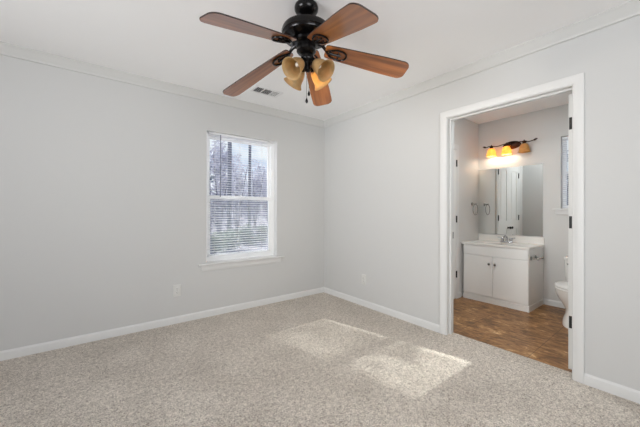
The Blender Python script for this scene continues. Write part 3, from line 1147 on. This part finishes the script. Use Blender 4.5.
# ------------------------------------------------------------------ vanity light bar
def make_vanity_light():
    yc, z = -1.715, 2.062
    r = thing('vanity_light', (D-.001, yc, z), 'bronze vanity light bar with three amber bell shades above the mirror', 'wall light')
    bp = MB()
    Mx = Matrix.Translation((D-.0005, yc, z)) @ Matrix.Rotation(R(-90), 4, 'Y') @ Matrix.Diagonal((.62, 1.25, 1, 1))
    bp.lathe([(.088, 0), (.088, .006), (.078, .012), (.070, .014), (.060, .022), (.030, .030), (.002, .033)], 40, Mx)
    bp.build('back_plate', 'bronze', r)
    xb = D-.095
    MB().tube([(D-.03, yc, z), (xb, yc, z+.006)], .011, 12).build('stem', 'bronze', r)
    bar = MB()
    pts = []
    for k in range(33):
        t = k/32
        y = -1.425 - t*(1.985-1.425)
        pts.append((xb, y, z+.008*math.sin(t*PI*6)+.004))
    bar.tube(pts, .006, 8)
    bar.build('cross_bar', 'bronze', r)
    for s, y in ((1, -1.425), (-1, -1.985)):
        lf = MB()
        rings = []
        for k, (w, t) in enumerate(((.004, 0), (.012, .012), (.014, .024), (.010, .038), (.0015, .052))):
            rings.append([(xb+.35*w*math.cos(q), y+s*t, z+.004+.3*t+w*math.sin(q)) for q in [2*PI*i/12 for i in range(12)]])
        lf.loft(rings)
        lf.build('leaf_finial', 'bronze', r)
    for y, on in ((-1.492, True), (-1.682, True), (-1.888, False)):
        ro = MB()
        ro.lathe([(.016, z-.032), (.022, z-.020), (.020, z-.004), (.010, z+.010), (.008, z+.022), (.002, z+.030)], 18, Matrix.Translation((xb, y, 0)))
        for k in range(6):
            a = 2*PI*k/6
            ro.tube([(xb+.012*math.cos(a), y+.012*math.sin(a), z-.010), (xb+.026*math.cos(a), y+.026*math.sin(a), z+.010), (xb+.036*math.cos(a), y+.036*math.sin(a), z+.006)],
                    [.007, .008, .002], 8, flat=.5)
        ro.build('rosette', 'bronze', r)
        po = [(.024, z-.022), (.036, z-.030), (.046, z-.048), (.053, z-.074), (.059, z-.104), (.066, z-.132)]
        pi_ = [(q-.003, zz-.001) for q, zz in reversed(po)]
        sh = MB()
        seg = 36
        sh.loft([[(xb+p*math.cos(2*PI*i/seg), y+p*math.sin(2*PI*i/seg), zz) for i in range(seg)] for p, zz in po+pi_], cap=False)
        shade = sh.build('lamp_shade', 'amber2', r, smooth=60)
        bu = MB()
        bu.lathe([(.011, z-.028), (.013, z-.045), (.024, z-.066), (.027, z-.084), (.020, z-.100), (.001, z-.108)], 18, Matrix.Translation((xb, y, 0)))
        bu.build('light_bulb', 'bulb_on' if on else 'bulb_off', shade, smooth=60)
        if on:
            l = bpy.data.lights.new('vanity_lamp', 'POINT')
            l.energy = VANITY_BULB
            l.color = (1.0, 0.86, 0.68)
            l.shadow_soft_size = .02
            o = bpy.data.objects.new('vanity_lamp', l)
            o.location = (xb, y, z-.118)
            COL.objects.link(o)
make_vanity_light()

# ------------------------------------------------------------------ towel ring, paper holder
def make_towel_ring():
    x, z = 1.705, 1.262
    r = thing('towel_ring', (x, YL, z), 'dark metal towel ring on the bathroom wall left of the mirror', 'towel ring')
    m = MB()
    Mx = Matrix.Translation((x, YL-.0005, z)) @ Matrix.Rotation(R(90), 4, 'X')
    m.lathe([(.024, 0), (.024, .006), (.016, .012), (.010, .018), (.009, .046), (.013, .052), (.012, .060), (.002, .062)], 20, Mx)
    m.build('wall_mount', 'nickel', r)
    g = MB()
    pts = [(x+.072*math.sin(2*PI*k/40), YL-.050-.010*math.cos(2*PI*k/40)*0, z-.078+.078*math.cos(2*PI*k/40)) for k in range(40)]
    g.tube(pts, .0045, 8, closed=True)
    g.build('ring', 'nickel', r, smooth=60)
make_towel_ring()

def make_paper_holder():
    x0, x1, z = 1.450, 1.600, .606
    y = VY0-.0005
    r = thing('toilet_paper_holder', ((x0+x1)/2, y, z), 'empty dark metal paper holder on the side of the vanity', 'toilet paper holder')
    for x in (x0, x1):
        p = MB()
        Mx = Matrix.Translation((x, y, z)) @ Matrix.Rotation(R(90), 4, 'X')
        p.lathe([(.022, 0), (.022, .006), (.014, .012), (.009, .018), (.009, .058), (.014, .064), (.014, .080), (.003, .084)], 18, Mx)
        p.build('post', 'nickel', r)
    MB().tube([(x0, y-.070, z), (x1, y-.070, z)], .007, 10).build('roller', 'nickel', r)
make_paper_holder()

# ------------------------------------------------------------------ toilet
def make_toilet():
    yc = -2.496
    r = thing('toilet', (1.55, yc, ZB), 'white toilet with closed lid partly hidden behind the door jamb', 'toilet')
    def ring(cx, a0, a1, b, z, n=40, p=2.0):
        out = []
        for k in range(n):
            t = 2*PI*k/n
            c, s = math.cos(t), math.sin(t)
            a = a1 if c > 0 else a0
            out.append((cx+a*math.copysign(abs(c)**(2/p), c), yc+b*math.copysign(abs(s)**(2/p), s), z))
        return out
    # front of the bowl is towards -x : a0 = front half length
    b = MB()
    b.loft([ring(1.44, .30, .27, .112, ZB+.0005), ring(1.44, .295, .27, .109, .03), ring(1.46, .25, .25, .096, .09), ring(1.46, .225, .25, .098, .14),
            ring(1.45, .235, .25, .125, .19), ring(1.44, .252, .25, .160, .245), ring(1.44, .262, .25, .182, .30), ring(1.44, .264, .25, .188, .335)])
    b.build('bowl', 'porcelain', r, smooth=50)
    s = MB()
    s.loft([ring(1.44, .262, .20, .186, 0.3355), ring(1.44, .266, .20, .190, 0.3410), ring(1.44, .266, .20, .190, 0.3510), ring(1.44, .260, .20, .186, 0.3560)])
    s.build('seat', 'porcelain', r, smooth=50)
    l = MB()
    l.loft([ring(1.44, .258, .20, .184, 0.3595), ring(1.44, .264, .20, .189, 0.3640), ring(1.44, .262, .20, .188, 0.3730), ring(1.44, .235, .18, .165, 0.3810), ring(1.44, .12, .10, .09, 0.3850)])
    l.build('lid', 'porcelain', r, smooth=50)
    t = MB()
    t.loft([ring(1.795, .090, .090, .165, .336, p=5), ring(1.795, .096, .096, .174, .42, p=6), ring(1.795, .098, .098, .178, .60, p=6)])
    tank = t.build('tank', 'porcelain', r, smooth=50)
    k = MB()
    k.loft([ring(1.793, .102, .104, .186, .6005, p=6), ring(1.793, .104, .106, .189, .612, p=6), ring(1.793, .102, .104, .187, .626, p=6), ring(1.793, .090, .092, .174, .632, p=6)])
    k.build('tank_lid', 'porcelain', r, smooth=50)
    h = MB()
    h.tube([(1.695, yc+.14, .555), (1.680, yc+.14, .555), (1.676, yc+.10, .552), (1.676, yc+.07, .550)], [.008, .007, .006, .006], 10)
    h.build('flush_lever', 'chrome', r)
make_toilet()

# ------------------------------------------------------------------ outside
def make_ground():
    mb = MB()
    nx, ny = 40, 30
    v = []
    for j in range(ny+1):
        y = -8 + 68*(j/ny)**1.5
        for i in range(nx+1):
            x = -28+70*i/nx
            z = -.45 + max(0, (y-12))*.055 + .08*math.sin(x*1.3+y)*.8
            v.append((x, y, z))
    f = [(j*(nx+1)+i, j*(nx+1)+i+1, (j+1)*(nx+1)+i+1, (j+1)*(nx+1)+i) for j in range(ny) for i in range(nx)]
    mb.add(v, f)
    o = mb.build('ground', 'ground', smooth=60)
    o['kind'] = 'structure'
make_ground()

struct(MB().box((XW-.6, .1605, 2.42), (2.4, .95, 2.56)).build('added_eave', 'siding', smooth=0))  # unseen eave, added to cut off the far end of the sun patch

def gz(x, y):
    return -.45 + max(0, (y-12))*.055

def leaf_cloud(mb, centre, rad, n, size):
    c = Vector(centre)
    for _ in range(n):
        while True:
            p = Vector((random.uniform(-1, 1), random.uniform(-1, 1), random.uniform(-1, 1)))
            if p.length < 1:
                break
        p = Vector((p.x*rad[0], p.y*rad[1], p.z*rad[2])) + c
        a = Vector((random.gauss(0, 1), random.gauss(0, 1), random.gauss(0, 1))).normalized()
        b = a.orthogonal().normalized()
        s = size*random.uniform(.6, 1.3)
        mb.add([p-a*s, p-b*s*.5, p+a*s, p+b*s*.5], [(0, 1, 2, 3)])

def make_pine(name, x, y, h, rad, crowns, label):
    z = gz(x, y)
    r = thing(name, (x, y, z), label, 'tree', 'pine trees outside the bedroom window')
    t = MB()
    t.tube([(x, y, z-.2), (x+.03, y, z+h*.4), (x-.02, y, z+h*.75), (x, y, z+h)], [rad, rad*.85, rad*.6, rad*.2], 12)
    for k in range(7):
        a = k*2.4
        zz = z+h*(.62+.05*k)
        t.tube([(x, y, zz), (x+1.0*math.cos(a), y+1.0*math.sin(a), zz+.25)], [rad*.25, rad*.08], 6)
    t.build('trunk', 'bark', r)
    f = MB()
    for c, rd, n in crowns:
        leaf_cloud(f, c, rd, n, .10)
    for k in range(6):
        a = k*2.4
        leaf_cloud(f, (x+.7*math.cos(a), y+.7*math.sin(a), z+h*(.66+.05*k)), (.8, .8, .5), 120, .12)
    f.build('foliage', 'needles', r, smooth=0)

def make_shrub(name, x, y, w, h, n, mat, label, group, size=.10, zlo=.15):
    z = gz(x, y)
    r = thing(name, (x, y, z), label, 'tree' if h > 2 else 'shrub', group)
    t = MB()
    for k in range(5):
        a = 2*PI*k/5+.3
        t.tube([(x, y, z-.1), (x+w*.15*math.cos(a), y+w*.15*math.sin(a), z+h*.4), (x+w*.35*math.cos(a), y+w*.3*math.sin(a), z+h*.8)], [.05, .035, .012], 6)
    t.build('stem', 'bark', r)
    f = MB()
    for k in range(14):
        a = random.uniform(0, 2*PI)
        q = random.uniform(0, .6)
        leaf_cloud(f, (x+w*.5*q*math.cos(a), y+w*.4*q*math.sin(a), z+h*(zlo+(.86-zlo)*random.random()*(1-q*.35))), (w*.24, w*.2, h*.20), n//14, size)
    f.build('foliage', mat, r, smooth=0)

def make_shade_tree(x, y):
    z = gz(x, y)
    r = thing('cedar_tree', (x, y, z), 'dark blue-green tree at the left edge of the bedroom window, with an added unseen limb that dapples the sun', 'tree', 'trees outside the bedroom window')
    t = MB()
    t.tube([(x, y, z-.2), (x-.02, y, z+2), (x-.10, y+.02, z+4.5), (x-.25, y, z+7.5)], [.06, .055, .045, .02], 10)
    for (dx, dy, dz, zz) in ((-2.6, -.1, .9, 4.0), (-2.2, .3, 1.3, 4.6), (-1.2, -.5, 1.1, 5.2), (1.3, .4, .8, 4.2), (.9, .6, 1.0, 5.4), (-.5, .5, .35, 2.6)):
        t.tube([(x-.05, y, z+zz), (x+dx*.5, y+dy*.5, z+zz+dz*.6), (x+dx, y+dy, z+zz+dz)], [.030, .020, .006], 6)
    t.build('trunk', 'bark', r)
    f = MB()
    rs = random.Random(21)
    for k in range(20):       # unseen limb, added across the sun's path to dapple the carpet
        c = (-2.15+rs.uniform(-.85, .85), 4.9+rs.uniform(-.5, .5), 4.95+rs.uniform(-.95, .95))
        leaf_cloud(f, c, (.26, .26, .20), 46, .055)
    for k in range(26):
        a = rs.uniform(0, 2*PI)
        q = rs.uniform(.1, 1.3)
        c = (x+.5+q*math.cos(a)*.8, y+.6+q*math.sin(a)*.6, z+4.2+rs.uniform(0, 3.0))
        leaf_cloud(f, c, (.40, .40, .26), 60, .08)
    for k in range(5):
        leaf_cloud(f, (x+rs.uniform(-.25, .20), y+.5+rs.uniform(0, .3), z+2.75+rs.uniform(-.25, .55)), (.20, .2, .16), 60, .06)
    f.build('foliage', 'needles', r, smooth=0)

def at(px, y):
    """bearing of the photo's column px, at distance y beyond the window wall -> x"""
    a = 0.91221337
    vx, vy, rx, ry = math.cos(a), math.sin(a), math.sin(a), -math.cos(a)
    q = (px-320)/292.93
    dx, dy = vx+q*rx, vy+q*ry
    return -2.61185 + dx/dy*(y+3.27519)

make_pine('pine_tree', at(229, 11.0), 11.0, 13, .115, [], 'pine trunk left of the middle of the bedroom window')
make_pine('pine_tree.001', at(249.3, 13.0), 13.0, 14, .095, [], 'slim pine trunk right of the middle of the bedroom window')
make_shade_tree(at(209.5, 5.0), 5.0)
make_shrub('added_dark_shrub', 3.4, -1.75, 1.5, 2.9, 1400, 'needles', 'dark shrub added outside the small bathroom window to darken its slat gaps', None, .10)  # put in to block the bright sky behind the bathroom blind
for k, (px, y, h, n, lab) in enumerate(((219, 13.6, 5.9, 2600, 'pale leafy tree left of the pine trunks, tallest of the pale trees'),
                                        (237, 16.2, 5.6, 2400, 'pale leafy tree between the two pine trunks'),
                                        (255, 18.8, 5.6, 2200, 'pale leafy tree just right of the slim pine trunk'),
                                        (268, 21.4, 5.6, 2000, 'pale leafy tree at the right edge of the bedroom window'))):
    make_shrub('leafy_tree' + ('' if k == 0 else '.%03d' % k), at(px, y), y, 2.5, h, n, 'greyleaf', lab, 'trees outside the bedroom window', .12, .22)
for k, (px, y) in enumerate(((214, 7.4), (230, 8.6), (246, 9.8), (262, 11.0))):
    make_shrub('green_shrub' + ('' if k == 0 else '.%03d' % k), at(px, y), y, 1.3, 1.0, 900, 'greenleaf',
               ['leftmost green shrub low in the bedroom window', 'second green shrub from the left low in the bedroom window',
                'third green shrub from the left low in the bedroom window', 'rightmost green shrub low in the bedroom window'][k],
               'green shrubs outside the bedroom window', .06)
